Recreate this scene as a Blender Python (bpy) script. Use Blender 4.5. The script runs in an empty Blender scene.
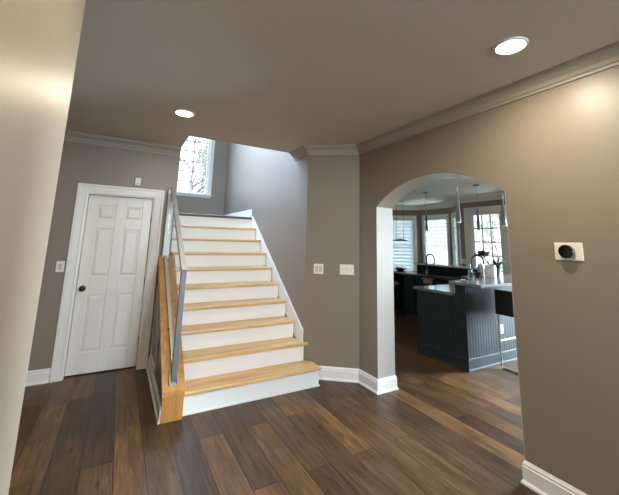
import bpy, bmesh, math, random
from mathutils import Vector, Matrix
random.seed(7)
S = bpy.context.scene
COL = S.collection
sin, cos, pi = math.sin, math.cos, math.pi

# ------------------------------------------------------------------ camera
F, CX, CY = 331.98, 311.98, 184.68
PITCH, ROLL, YAW, H = 0.170, 0.025, 0.514, 1.530
cd = bpy.data.cameras.new('camera'); cam = bpy.data.objects.new('camera', cd); COL.objects.link(cam)
cd.sensor_fit = 'HORIZONTAL'; cd.sensor_width = 36.0; cd.lens = F / 619 * 36
cd.shift_x = (309.5 - CX) / 619; cd.shift_y = (CY - 247.5) / 619; cd.clip_start = 0.02
fw = Vector((sin(YAW) * cos(PITCH), cos(YAW) * cos(PITCH), sin(PITCH)))
rt = Vector((cos(YAW), -sin(YAW), 0)); up = rt.cross(fw)
r2 = cos(ROLL) * rt + sin(ROLL) * up; u2 = -sin(ROLL) * rt + cos(ROLL) * up
M4 = Matrix((r2, u2, -fw)).transposed().to_4x4(); M4.translation = Vector((0, 0, H)); cam.matrix_world = M4
S.camera = cam

# ------------------------------------------------------------------ light and exposure
S.view_settings.view_transform = 'Standard'; S.view_settings.look = 'None'
S.view_settings.gamma = 1; S.view_settings.use_curve_mapping = False
S.view_settings.exposure = 1.78
S.cycles.use_denoising = True; S.cycles.max_bounces = 10; S.cycles.diffuse_bounces = 6
S.cycles.sample_clamp_indirect = 6.0; S.cycles.caustics_reflective = False; S.cycles.caustics_refractive = False
SKY = 1.1
w = bpy.data.worlds.new('sky'); S.world = w; w.use_nodes = True
bg = w.node_tree.nodes['Background']; bg.inputs[0].default_value = (0.80, 0.91, 1.0, 1); bg.inputs[1].default_value = SKY

def area(name, loc, direction, sx, sy, power=0, col=(0.8, 0.92, 1.0), portal=False, spread=180):
    l = bpy.data.lights.new(name, 'AREA'); l.shape = 'RECTANGLE'; l.size = sx; l.size_y = sy
    l.energy = power; l.color = col; l.spread = math.radians(spread)
    if portal: l.cycles.is_portal = True
    o = bpy.data.objects.new(name, l); COL.objects.link(o); o.location = loc
    o.rotation_euler = Vector(direction).to_track_quat('-Z', 'Z').to_euler()
    return o
# portals guide the sky's light through the window openings
area('portal_stair', (1.095, 7.56, 3.35), (0, -1, 0), 1.0, 1.7, portal=True)
area('portal_landing', (0.46, 5.15, 3.95), (1, 0, 0), 1.7, 1.7, portal=True)
area('portal_patio', (7.42, 1.5, 1.33), (-1, 0, 0), 4.8, 1.95, portal=True)
area('portal_door', (7.42, 4.78, 1.3), (-1, 0, 0), 0.87, 2.1, portal=True)
area('portal_bay', (8.05, 6.76, 1.46), (-1, 0, 0), 0.8, 1.75, portal=True)
area('portal_entry', (1.7, -3.52, 1.45), (0, 1, 0), 1.5, 1.8, portal=True)
# area lights added outside the windows to boost daylight; low ones lift the ceiling
area('day_stair', (1.1, 8.7, 5.3), (0, -1, -0.95), 1.6, 1.6, 130, (0.55, 0.74, 1.0))
area('day_landing', (0.1, 5.15, 4.5), (1, -0.5, -0.7), 1.7, 1.4, 135, (0.42, 0.62, 1.0))
area('day_patio', (8.2, 1.5, 1.7), (-1, 0.1, -0.3), 4.6, 1.2, 440, (0.74, 0.89, 1.0), spread=95)
area('day_bay', (9.3, 6.6, 4.2), (-1, 0.0, -0.95), 2.2, 1.6, 90)
area('fill_door_low', (8.7, 4.8, 0.25), (-1, 0.0, 0.75), 1.2, 0.7, 10, (0.68, 0.86, 1.0))  # added low fill, standing in for bounce off the ground
area('fill_bay_low', (9.0, 6.7, 0.2), (-1, 0, 0.8), 1.6, 0.6, 45, (0.68, 0.86, 1.0))  # second low fill, added to brighten the kitchen ceiling
area('day_entry', (1.85, -4.2, 2.3), (-0.28, 1, -0.35), 1.6, 1.5, 225, (0.72, 0.86, 1.0))

# ------------------------------------------------------------------ materials
def srgb(r, g, b):
    f = lambda c: (c / 255 / 12.92) if c <= 10 else ((c / 255 + 0.055) / 1.055) ** 2.4
    return (f(r), f(g), f(b), 1)
def mat(name, col, rough=0.5, metal=0.0, spec=0.5, noise=0.0, nscale=6, bump=0.0, bscale=60, emit=None, estr=0, coat=0, trans=0):
    m = bpy.data.materials.new(name); m.use_nodes = True; nt = m.node_tree; b = nt.nodes['Principled BSDF']
    b.inputs['Base Color'].default_value = col; b.inputs['Roughness'].default_value = rough
    b.inputs['Metallic'].default_value = metal; b.inputs['Specular IOR Level'].default_value = spec
    if coat: b.inputs['Coat Weight'].default_value = coat
    if trans: b.inputs['Transmission Weight'].default_value = trans
    tc = nt.nodes.new('ShaderNodeTexCoord')
    if noise:
        n = nt.nodes.new('ShaderNodeTexNoise'); n.inputs['Scale'].default_value = nscale; n.inputs['Detail'].default_value = 5
        nt.links.new(tc.outputs['Object'], n.inputs['Vector'])
        mx = nt.nodes.new('ShaderNodeMix'); mx.data_type = 'RGBA'
        mx.inputs[6].default_value = tuple(c * (1 - noise) for c in col[:3]) + (1,)
        mx.inputs[7].default_value = tuple(min(1, c * (1 + noise)) for c in col[:3]) + (1,)
        nt.links.new(n.outputs['Fac'], mx.inputs[0]); nt.links.new(mx.outputs[2], b.inputs['Base Color'])
    if bump:
        n2 = nt.nodes.new('ShaderNodeTexNoise'); n2.inputs['Scale'].default_value = bscale; n2.inputs['Detail'].default_value = 3
        nt.links.new(tc.outputs['Object'], n2.inputs['Vector'])
        bp = nt.nodes.new('ShaderNodeBump'); bp.inputs['Strength'].default_value = bump; bp.inputs['Distance'].default_value = 0.01
        nt.links.new(n2.outputs['Fac'], bp.inputs['Height']); nt.links.new(bp.outputs['Normal'], b.inputs['Normal'])
    if emit:
        b.inputs['Emission Color'].default_value = emit; b.inputs['Emission Strength'].default_value = estr
    return m
def wood(name, c1, c2, axis='X', rough=0.35, scale=1.0, coat=0.0):
    m = bpy.data.materials.new(name); m.use_nodes = True; nt = m.node_tree; b = nt.nodes['Principled BSDF']
    tc = nt.nodes.new('ShaderNodeTexCoord'); mp = nt.nodes.new('ShaderNodeMapping')
    s = [22 * scale] * 3; s['XYZ'.index(axis)] = 1.6 * scale; mp.inputs['Scale'].default_value = s
    nt.links.new(tc.outputs['Object'], mp.inputs['Vector'])
    n = nt.nodes.new('ShaderNodeTexNoise'); n.inputs['Scale'].default_value = 1.0; n.inputs['Detail'].default_value = 6; n.inputs['Distortion'].default_value = 0.8
    nt.links.new(mp.outputs['Vector'], n.inputs['Vector'])
    r = nt.nodes.new('ShaderNodeValToRGB'); r.color_ramp.elements[0].position = 0.32; r.color_ramp.elements[1].position = 0.7
    r.color_ramp.elements[0].color = c1; r.color_ramp.elements[1].color = c2
    nt.links.new(n.outputs['Fac'], r.inputs['Fac']); nt.links.new(r.outputs['Color'], b.inputs['Base Color'])
    b.inputs['Roughness'].default_value = rough
    if coat: b.inputs['Coat Weight'].default_value = coat
    return m
def floor_mat():
    m = bpy.data.materials.new('plank_floor'); m.use_nodes = True; nt = m.node_tree; N = nt.nodes; L = nt.links; b = N['Principled BSDF']
    tc = N.new('ShaderNodeTexCoord')
    rot = N.new('ShaderNodeMapping'); rot.inputs['Rotation'].default_value = (0, 0, pi / 2); rot.inputs['Location'].default_value = (0.3, 0.07, 0)
    L.new(tc.outputs['Object'], rot.inputs['Vector'])
    br = N.new('ShaderNodeTexBrick'); br.inputs['Scale'].default_value = 1.0
    br.inputs['Brick Width'].default_value = 1.9; br.inputs['Row Height'].default_value = 0.19
    br.inputs['Mortar Size'].default_value = 0.003; br.inputs['Mortar Smooth'].default_value = 0.3; br.inputs['Bias'].default_value = 0.0
    br.offset = 0.37; br.offset_frequency = 2; br.squash = 1
    br.inputs['Color1'].default_value = (0, 0, 0, 1); br.inputs['Color2'].default_value = (1, 1, 1, 1); br.inputs['Mortar'].default_value = (0.5, 0.5, 0.5, 1)
    L.new(rot.outputs['Vector'], br.inputs['Vector'])
    tone = N.new('ShaderNodeValToRGB'); cr = tone.color_ramp
    cr.elements[0].position = 0; cr.elements[0].color = srgb(68, 50, 34); cr.elements[1].position = 1; cr.elements[1].color = srgb(112, 82, 51)
    for p, c in ((0.25, srgb(80, 59, 40)), (0.45, srgb(97, 71, 46)), (0.6, srgb(76, 57, 41)), (0.8, srgb(104, 76, 50))):
        e = cr.elements.new(p); e.color = c
    L.new(br.outputs['Color'], tone.inputs['Fac'])
    # offset the grain per plank so that it breaks at every seam
    comb = N.new('ShaderNodeCombineXYZ'); sc = N.new('ShaderNodeMath'); sc.operation = 'MULTIPLY'; sc.inputs[1].default_value = 37.0
    L.new(br.outputs['Color'], sc.inputs[0]); L.new(sc.outputs[0], comb.inputs[0]); L.new(sc.outputs[0], comb.inputs[1])
    add = N.new('ShaderNodeVectorMath'); add.operation = 'ADD'; L.new(tc.outputs['Object'], add.inputs[0]); L.new(comb.outputs[0], add.inputs[1])
    mp = N.new('ShaderNodeMapping'); mp.inputs['Scale'].default_value = (38, 2.2, 1); L.new(add.outputs[0], mp.inputs['Vector'])
    g = N.new('ShaderNodeTexNoise'); g.inputs['Scale'].default_value = 1; g.inputs['Detail'].default_value = 8; g.inputs['Roughness'].default_value = 0.62; g.inputs['Distortion'].default_value = 1.2
    L.new(mp.outputs['Vector'], g.inputs['Vector'])
    mp2 = N.new('ShaderNodeMapping'); mp2.inputs['Scale'].default_value = (7, 2.2, 1); L.new(add.outputs[0], mp2.inputs['Vector'])
    k = N.new('ShaderNodeTexNoise'); k.inputs['Scale'].default_value = 1; k.inputs['Detail'].default_value = 4; L.new(mp2.outputs['Vector'], k.inputs['Vector'])
    gr = N.new('ShaderNodeMapRange'); gr.inputs['From Min'].default_value = 0.3; gr.inputs['From Max'].default_value = 0.7; gr.inputs['To Min'].default_value = 0.42; gr.inputs['To Max'].default_value = 1.24
    L.new(g.outputs['Fac'], gr.inputs['Value'])
    kr = N.new('ShaderNodeMapRange'); kr.inputs['From Min'].default_value = 0.3; kr.inputs['From Max'].default_value = 0.7; kr.inputs['To Min'].default_value = 0.62; kr.inputs['To Max'].default_value = 1.35
    L.new(k.outputs['Fac'], kr.inputs['Value'])
    mu = N.new('ShaderNodeMath'); mu.operation = 'MULTIPLY'; L.new(gr.outputs[0], mu.inputs[0]); L.new(kr.outputs[0], mu.inputs[1])
    vm = N.new('ShaderNodeVectorMath'); vm.operation = 'SCALE'; L.new(tone.outputs['Color'], vm.inputs[0]); L.new(mu.outputs[0], vm.inputs['Scale'])
    mp3 = N.new('ShaderNodeMapping'); mp3.inputs['Scale'].default_value = (5.5, 2.2, 1); L.new(add.outputs[0], mp3.inputs['Vector'])
    vo = N.new('ShaderNodeTexVoronoi'); vo.inputs['Scale'].default_value = 1; L.new(mp3.outputs['Vector'], vo.inputs['Vector'])
    kn = N.new('ShaderNodeMapRange'); kn.inputs['From Min'].default_value = 0.03; kn.inputs['From Max'].default_value = 0.13; kn.inputs['To Min'].default_value = 0.45; kn.inputs['To Max'].default_value = 1.0
    L.new(vo.outputs['Distance'], kn.inputs['Value'])
    mk = N.new('ShaderNodeMath'); mk.operation = 'MULTIPLY'; L.new(mu.outputs[0], mk.inputs[0]); L.new(kn.outputs[0], mk.inputs[1]); L.new(mk.outputs[0], vm.inputs['Scale'])
    seam = N.new('ShaderNodeMix'); seam.data_type = 'RGBA'; seam.inputs[7].default_value = srgb(38, 28, 22)
    L.new(br.outputs['Fac'], seam.inputs[0]); L.new(vm.outputs[0], seam.inputs[6]); L.new(seam.outputs[2], b.inputs['Base Color'])
    rr = N.new('ShaderNodeMapRange'); rr.inputs['To Min'].default_value = 0.26; rr.inputs['To Max'].default_value = 0.42; L.new(k.outputs['Fac'], rr.inputs['Value']); L.new(rr.outputs[0], b.inputs['Roughness'])
    bp = N.new('ShaderNodeBump'); bp.inputs['Strength'].default_value = 0.25; bp.inputs['Distance'].default_value = 0.003; bp.invert = True
    ad = N.new('ShaderNodeMath'); ad.operation = 'MULTIPLY_ADD'; ad.inputs[1].default_value = -0.25; L.new(g.outputs['Fac'], ad.inputs[0]); L.new(br.outputs['Fac'], ad.inputs[2])
    L.new(ad.outputs[0], bp.inputs['Height']); L.new(bp.outputs['Normal'], b.inputs['Normal'])
    b.inputs['Specular IOR Level'].default_value = 0.2
    return m
def glass_mat(name, tint=(1, 1, 1, 1), refl=0.035):
    m = bpy.data.materials.new(name); m.use_nodes = True; nt = m.node_tree; nt.nodes.clear()
    o = nt.nodes.new('ShaderNodeOutputMaterial'); t = nt.nodes.new('ShaderNodeBsdfTransparent'); g = nt.nodes.new('ShaderNodeBsdfGlossy')
    t.inputs[0].default_value = tint; g.inputs['Roughness'].default_value = 0.03
    lw = nt.nodes.new('ShaderNodeLayerWeight'); lw.inputs[0].default_value = 0.5
    pw = nt.nodes.new('ShaderNodeMath'); pw.operation = 'POWER'; pw.inputs[1].default_value = 5; nt.links.new(lw.outputs['Facing'], pw.inputs[0])
    ma = nt.nodes.new('ShaderNodeMath'); ma.operation = 'MULTIPLY_ADD'; ma.inputs[1].default_value = refl * 5; ma.inputs[2].default_value = refl; nt.links.new(pw.outputs[0], ma.inputs[0])
    mx = nt.nodes.new('ShaderNodeMixShader'); nt.links.new(ma.outputs[0], mx.inputs[0])
    nt.links.new(t.outputs[0], mx.inputs[1]); nt.links.new(g.outputs[0], mx.inputs[2]); nt.links.new(mx.outputs[0], o.inputs[0])
    return m
def slat_mat():
    m = bpy.data.materials.new('blind_slat'); m.use_nodes = True; nt = m.node_tree; nt.nodes.clear()
    o = nt.nodes.new('ShaderNodeOutputMaterial'); d = nt.nodes.new('ShaderNodeBsdfDiffuse'); t = nt.nodes.new('ShaderNodeBsdfTranslucent')
    n = nt.nodes.new('ShaderNodeTexNoise'); n.inputs['Scale'].default_value = 3
    d.inputs[0].default_value = (0.85, 0.87, 0.87, 1); t.inputs[0].default_value = (0.85, 0.9, 0.9, 1)
    mx = nt.nodes.new('ShaderNodeMixShader'); mr = nt.nodes.new('ShaderNodeMapRange'); mr.inputs['To Min'].default_value = 0.68; mr.inputs['To Max'].default_value = 0.74
    nt.links.new(n.outputs['Fac'], mr.inputs['Value']); nt.links.new(mr.outputs[0], mx.inputs[0])
    nt.links.new(d.outputs[0], mx.inputs[1]); nt.links.new(t.outputs[0], mx.inputs[2]); nt.links.new(mx.outputs[0], o.inputs[0])
    return m

PAINT = mat('greige_paint', srgb(136, 124, 108), 0.42, spec=0.5, noise=0.03, nscale=3, bump=0.06, bscale=90)
CEIL = mat('ceiling_paint', srgb(196, 188, 175), 0.7, noise=0.02, nscale=2)
CROWN_DIM = mat('crown_dimmed', srgb(160, 151, 136), 0.5, noise=0.01)  # white crown moulding with its dim lighting put into the colour
TRIM = mat('trim_white', srgb(232, 228, 220), 0.35, noise=0.01)
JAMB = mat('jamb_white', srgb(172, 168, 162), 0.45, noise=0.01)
DOORW = mat('door_white', srgb(230, 225, 214), 0.32, noise=0.012)
RISER = mat('riser_white', srgb(234, 233, 230), 0.4, noise=0.015)
OAK = wood('oak_tread', srgb(198, 156, 96), srgb(228, 191, 134), 'X', 0.38)
OAKY = wood('oak_cap', srgb(174, 122, 62), srgb(202, 150, 86), 'Y', 0.38)
OAKZ = wood('oak_newel', srgb(166, 112, 54), srgb(192, 138, 74), 'Z', 0.38)
DARKWOOD = wood('landing_dark_wood', srgb(62, 42, 30), srgb(98, 68, 48), 'X', 0.4)
FLOOR = floor_mat()
DARKSTEEL = mat('dark_steel', srgb(92, 94, 98), 0.28, metal=0.9, noise=0.03)
SATIN = mat('satin_aluminium', srgb(172, 172, 168), 0.45, metal=0.5, noise=0.04, nscale=20)
STEEL = mat('brushed_steel', srgb(178, 178, 174), 0.3, metal=1, noise=0.05, nscale=20)
GREYMETAL = mat('grey_metal', srgb(112, 112, 111), 0.5, metal=0.3, noise=0.04, nscale=15)
CHROME = mat('chrome', srgb(215, 218, 220), 0.12, metal=1, noise=0.01)
BRONZE = mat('dark_pewter', srgb(82, 74, 66), 0.3, metal=1, noise=0.05, nscale=30)
GLASS = glass_mat('clear_glass'); RAILGLASS = glass_mat('rail_glass', (0.98, 0.99, 0.985, 1), 0.03)
ROCK = mat('switch_ivory', srgb(198, 190, 172), 0.4, noise=0.01)
PLATE = mat('plate_white', srgb(232, 226, 212), 0.35, noise=0.01)
BLACK = mat('black_gloss', srgb(12, 12, 13), 0.12, noise=0.05)
BLACKM = mat('black_matte', srgb(16, 16, 17), 0.55, noise=0.05)
CAB = mat('slate_cabinet', srgb(45, 52, 57), 0.68, spec=0.2, noise=0.08, nscale=4)
CABD = mat('black_cabinet', srgb(13, 14, 16), 0.55, spec=0.15, noise=0.06)
STONE = mat('grey_granite', srgb(108, 110, 114), 0.14, noise=0.35, nscale=45)
STONED = mat('dark_granite', srgb(44, 42, 47), 0.2, noise=0.4, nscale=50)
LAMP = mat('lamp_lens', (1, 0.95, 0.85, 1), 0.5, noise=0.01, emit=(1.0, 0.86, 0.66, 1), estr=14)
CERAM = mat('white_ceramic', srgb(235, 236, 236), 0.25, noise=0.01)
FROST = mat('frosted_glass', srgb(225, 230, 232), 0.2, noise=0.01, trans=0.5)
SLAT = slat_mat()
LEAF = mat('green_leaf', srgb(46, 70, 38), 0.5, noise=0.3, nscale=30)
ROSE = mat('red_petal', srgb(84, 10, 16), 0.7, noise=0.35, nscale=60)

# ------------------------------------------------------------------ helpers
def tag(o, label=None, cat=None, group=None, kind=None):
    for k, v in (('label', label), ('category', cat), ('group', group), ('kind', kind)):
        if v: o[k] = v
    return o
def empty(name, loc, label, cat, group=None):
    o = bpy.data.objects.new(name, None); COL.objects.link(o); o.location = loc; o.empty_display_size = 0.05
    return tag(o, label, cat, group)
def rootloc(p):
    v = Vector((0, 0, 0))
    while p: v += p.location; p = p.parent
    return v
def build(name, bm, m, parent=None, bev=0.0, smooth=False, segs=2):
    """vertices come in world coordinates; origin goes to the parent's base"""
    bmesh.ops.recalc_face_normals(bm, faces=bm.faces)
    off = rootloc(parent)
    if parent: bmesh.ops.translate(bm, verts=bm.verts, vec=-off)
    me = bpy.data.meshes.new(name); bm.to_mesh(me); bm.free()
    o = bpy.data.objects.new(name, me); COL.objects.link(o)
    if m: me.materials.append(m)
    if parent: o.parent = parent
    if bev:
        b = o.modifiers.new('edge', 'BEVEL'); b.width = bev; b.segments = segs; b.limit_method = 'ANGLE'; b.angle_limit = math.radians(40)
    if smooth:
        for p in me.polygons: p.use_smooth = True
        me.set_sharp_from_angle(angle=math.radians(40))
    return o
def struct(name, bm, m, parent=None, **k):
    o = build(name, bm, m, parent, **k)
    if not parent: o['kind'] = 'structure'
    return o
def B(): return bmesh.new()
def box(bm, x0, x1, y0, y1, z0, z1, mtx=None):
    vs = [bm.verts.new((x, y, z)) for x in (x0, x1) for y in (y0, y1) for z in (z0, z1)]
    for f in ((0, 1, 3, 2), (4, 6, 7, 5), (0, 4, 5, 1), (2, 3, 7, 6), (0, 2, 6, 4), (1, 5, 7, 3)): bm.faces.new([vs[i] for i in f])
    if mtx: bmesh.ops.transform(bm, matrix=mtx, verts=vs)
    return vs
def bx(*a, mtx=None):
    bm = B(); box(bm, *a, mtx=mtx); return bm
def prism(bm, pts, d):
    """closed 3-D polygon pts extruded along vector d"""
    a = [bm.verts.new(p) for p in pts]; b = [bm.verts.new(Vector(p) + Vector(d)) for p in pts]; n = len(pts)
    bm.faces.new(a); bm.faces.new(b[::-1])
    for i in range(n): bm.faces.new((a[i], a[(i + 1) % n], b[(i + 1) % n], b[i]))
    return bm
def lathe(bm, prof, c, n=24, mtx=None):
    rings = []; new = []
    for r, z in prof:
        if r < 1e-5: ring = [bm.verts.new((0, 0, z))]
        else: ring = [bm.verts.new((r * cos(2 * pi * i / n), r * sin(2 * pi * i / n), z)) for i in range(n)]
        rings.append(ring); new += ring
    for a, b in zip(rings, rings[1:]):
        for i in range(n):
            j = (i + 1) % n
            q = ([a[0]] if len(a) == 1 else [a[i], a[j]]) + ([b[0]] if len(b) == 1 else [b[j], b[i]])
            if len(q) > 2: bm.faces.new(q)
    m = Matrix.Translation(c) @ (mtx if mtx else Matrix())
    bmesh.ops.transform(bm, matrix=m, verts=new); return bm
def tube(bm, pts, r, n=10, r1=None):
    pts = [Vector(p) for p in pts]; rings = []; prev = None
    for i, p in enumerate(pts):
        t = (pts[min(i + 1, len(pts) - 1)] - pts[max(i - 1, 0)]).normalized()
        if prev is None:
            a = t.orthogonal().normalized()
        else:
            a = (prev - t * prev.dot(t)).normalized()
        prev = a; b = t.cross(a); rr = r if r1 is None else r + (r1 - r) * i / (len(pts) - 1)
        rings.append([bm.verts.new(p + rr * (cos(2 * pi * k / n) * a + sin(2 * pi * k / n) * b)) for k in range(n)])
    for A, C in zip(rings, rings[1:]):
        for k in range(n): bm.faces.new((A[k], A[(k + 1) % n], C[(k + 1) % n], C[k]))
    bm.faces.new(rings[0][::-1]); bm.faces.new(rings[-1]); return bm
def bar(bm, p, q, wx, wn, nrm):
    """rectangular bar from p to q; nrm = a direction across it"""
    p, q = Vector(p), Vector(q); t = (q - p).normalized(); a = Vector(nrm); a = (a - t * a.dot(t)).normalized(); b = t.cross(a)
    pts = [p + sa * a * wx / 2 + sb * b * wn / 2 for sa, sb in ((-1, -1), (1, -1), (1, 1), (-1, 1))]
    return prism(bm, pts, q - p)
def sweep(bm, path, prof, z=0.0):
    """profile (out, up) swept along a plan polyline; out is to the LEFT of travel, corners mitred"""
    P = [Vector((p[0], p[1])) for p in path]; rows = []
    for i, p in enumerate(P):
        ds = []
        if i > 0: ds.append((P[i] - P[i - 1]).normalized())
        if i < len(P) - 1: ds.append((P[i + 1] - P[i]).normalized())
        ns = [Vector((-d.y, d.x)) for d in ds]
        m = ns[0] if len(ns) == 1 else (ns[0] + ns[1]) / (1 + ns[0].dot(ns[1]))
        rows.append([bm.verts.new((p.x + m.x * o, p.y + m.y * o, z + u)) for o, u in prof])
    k = len(prof)
    for a, b in zip(rows, rows[1:]):
        for j in range(k): bm.faces.new((a[j], a[(j + 1) % k], b[(j + 1) % k], b[j]))
    bm.faces.new(rows[0][::-1]); bm.faces.new(rows[-1]); return bm
BASE = [(0, 0), (0.026, 0), (0.026, 0.012), (0.016, 0.026), (0.016, 0.105), (0.011, 0.112), (0.013, 0.122), (0.006, 0.135), (0.005, 0.14), (0, 0.14)]
CROWN = [(0, -0.105), (0.012, -0.105), (0.014, -0.088), (0.024, -0.082), (0.034, -0.058), (0.06, -0.032), (0.078, -0.024), (0.081, -0.012), (0.094, -0.010), (0.095, 0), (0, 0)]
def wall(bm, p, q, t, z0, z1, holes=()):
    """wall slab from plan point p to q, thickness t to the RIGHT of travel, holes (u0,u1,za,zb)"""
    p, q = Vector(p).to_3d(), Vector(q).to_3d(); d = q - p; Lg = d.length
    m = Matrix.Translation(p) @ Matrix.Rotation(math.atan2(d.y, d.x), 4, 'Z')
    us = sorted({0, Lg, *[h[0] for h in holes], *[h[1] for h in holes]})
    for a, b in zip(us, us[1:]):
        zs = z0
        for h in sorted([h for h in holes if h[0] <= a + 1e-6 and h[1] >= b - 1e-6], key=lambda h: h[2]):
            if h[2] > zs: box(bm, a, b, -t, 0, zs, h[2], m)
            zs = h[3]
        if zs < z1: box(bm, a, b, -t, 0, zs, z1, m)
    return bm
def frame_m(p, q):
    p, q = Vector(p).to_3d(), Vector(q).to_3d(); d = q - p
    return Matrix.Translation(p) @ Matrix.Rotation(math.atan2(d.y, d.x), 4, 'Z')
def copy_tree(o, loc, label, parent=None):
    c = o.copy(); COL.objects.link(c)
    if parent: c.parent = parent
    else: c.location = loc; c['label'] = label
    for ch in list(o.children): copy_tree(ch, None, None, c)
    return c

# ------------------------------------------------------------------ the setting
ZC = 2.72
XS, XR, XB, XL = 1.971, 2.481, 2.72, 0.58
YD, YO, YBK, ZT = 4.664, 3.99, 7.54, 5.2
Y0, RUN, RISE = 3.304, 0.25, 0.192
ZL = RISE * 10

bm = bx(-3.2, 8.4, -3.8, 8.8, -0.06, 0); struct('floor', bm, FLOOR)
bm = B()
box(bm, -3.2, 8.4, -3.8, YO, ZC, 3.02); box(bm, -3.2, XL, YO, 8.8, ZC, 3.02); box(bm, XB - 0.2, 8.4, YO, 8.8, ZC, 3.02)
struct('ceiling', bm, CEIL)
struct('ceiling_stairwell', bx(XL - 0.14, XS + 0.2, YO - 0.12, YBK + 0.14, ZT, ZT + 0.12), CEIL)

# right wall with the segmental arch
bm = B()
ya, yb, zs, rise = 1.432, 2.9, 1.935, 0.25
half = (yb - ya) / 2; R = (half * half + rise * rise) / (2 * rise); yc = (ya + yb) / 2; zc = zs + rise - R
arc = []
th = math.asin(half / R)
for i in range(33):
    a = -th + 2 * th * i / 32; arc.append((XR, yc + R * sin(a), zc + R * cos(a)))
box(bm, XR, XB, -3.6, ya, 0, ZC + 0.02)
for a, b in zip(arc, arc[1:]):
    prism(bm, [a, b, (XR, b[1], ZC + 0.02), (XR, a[1], ZC + 0.02)], (XB - XR, 0, 0))
box(bm, XR, XB, yb, 3.211, 0, ZC + 0.02)
bmesh.ops.remove_doubles(bm, verts=bm.verts, dist=1e-5)
struct('wall_right', bm, PAINT)
bm = prism(B(), [(XS, 3.603, 0), (XR, 3.211, 0), (XB, 3.211, 0), (XB, YBK + 0.14, 0), (XS, YBK + 0.14, 0)], (0, 0, ZT))
struct('wall_right_stairs', bm, PAINT)
# wall holding the white door, knee wall, stairwell walls
bm = wall(B(), (XL, YD), (-3.1, YD), 0.13, 0, ZC + 0.02, [(XL - 0.33, XL + 0.385, 0, 2.03)]); struct('wall_door', bm, PAINT)
bm = B(); box(bm, XL - 0.14, XL, YD + 0.131, YBK + 0.14, 0, ZC); 
wall(bm, (XL - 0.0, YO - 0.12), (XL - 0.0, YBK + 0.14), -0.14, 3.02, ZT, [(4.3 - YO + 0.12, 6.0 - YO + 0.12, 3.1, 4.8)])
struct('wall_left_stairs', bm, PAINT)
bm = wall(B(), (XS, YBK), (XL - 0.14, YBK), 0.14, 0, ZT, [(XS - 1.585, XS - 0.605, 2.50, 4.2)]); struct('wall_back_stairs', bm, PAINT)
struct('wall_front_stairs', bx(XL, XS, YO - 0.12, YO, 3.02, ZT), PAINT)
zk = lambda y: 0.252 + 0.766 * (y - 3.27)
bm = prism(B(), [(0.455, 3.295, 0), (0.455, YD, 0), (0.455, YD, zk(YD) - 0.045), (0.455, 3.295, zk(3.295) - 0.045)], (0.165, 0, 0)); struct('wall_knee', bm, PAINT)
struct('wall_left', bx(-0.40, -0.236, -3.6, 1.6, 0, ZC + 0.02), PAINT)
bm = wall(B(), (-3.1, -3.6), (XB, -3.6), 0.14, 0, ZC + 0.02, [(4.05, 5.55, 0.55, 2.35)]); struct('wall_rear', bm, PAINT)
struct('wall_far_left', bx(-3.24, -3.1, -3.6, YD + 0.13, 0, ZC + 0.02), PAINT)
struct('floor_landing', bx(XL, XS, Y0 + RUN * 9 + 0.055, YBK, ZL - 0.2, ZL), DARKWOOD, bev=0.006)

# kitchen walls: the door wall and the three-sided bay
XK = 7.38
PA, PB, PC = (XK, 5.46), (8.03, 6.20), (8.03, 7.32)
PD = (8.03 - 0.769 * 1.1, 7.32 + 0.639 * 1.1)
def reverse_wall(name, p, q, holes):
    L = (Vector(q) - Vector(p)).length      # travel q -> p keeps the room on the left
    struct(name, wall(B(), p, q, 0.14, 0, ZC + 0.02, holes), PAINT)
# travel so that the room lies to the left: from south to north the room (-X) is on the left
reverse_wall('wall_kitchen_door', (XK, -1.6), PA, [(4.35 + 1.6, 5.215 + 1.6, 0, 2.335), (-0.9 + 1.6, 3.9 + 1.6, 0.35, 2.3)])
reverse_wall('wall_bay_near', PA, PB, [(0.36, 0.86, 0.62, 2.32)])
reverse_wall('wall_bay_middle', PB, PC, [(0.16, 0.97, 0.62, 2.32)])
reverse_wall('wall_bay_far', PC, PD, [(0.21, 0.90, 0.62, 2.32)])
reverse_wall('wall_kitchen_corner', PD, (PD[0], 8.5), [])
reverse_wall('wall_kitchen_far', (PD[0], 8.5), (XB, 8.5), [])
reverse_wall('wall_kitchen_near', (XB, -1.6), (XK, -1.6), [])

# unseen closet walls behind the white door, added to stop light leaking under it
bm = B(); box(bm, -0.75, 0.44, 5.4, 5.5, 0, ZC); box(bm, -0.85, -0.75, YD + 0.13, 5.5, 0, ZC)
struct('wall_closet', bm, PAINT)
# white linings on both uprights of the arch
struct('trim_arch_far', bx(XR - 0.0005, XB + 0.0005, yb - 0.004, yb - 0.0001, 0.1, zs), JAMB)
struct('trim_arch_near', bx(XR - 0.0005, XB + 0.0005, ya + 0.0001, ya + 0.004, 0.1, zs), JAMB)
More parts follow.
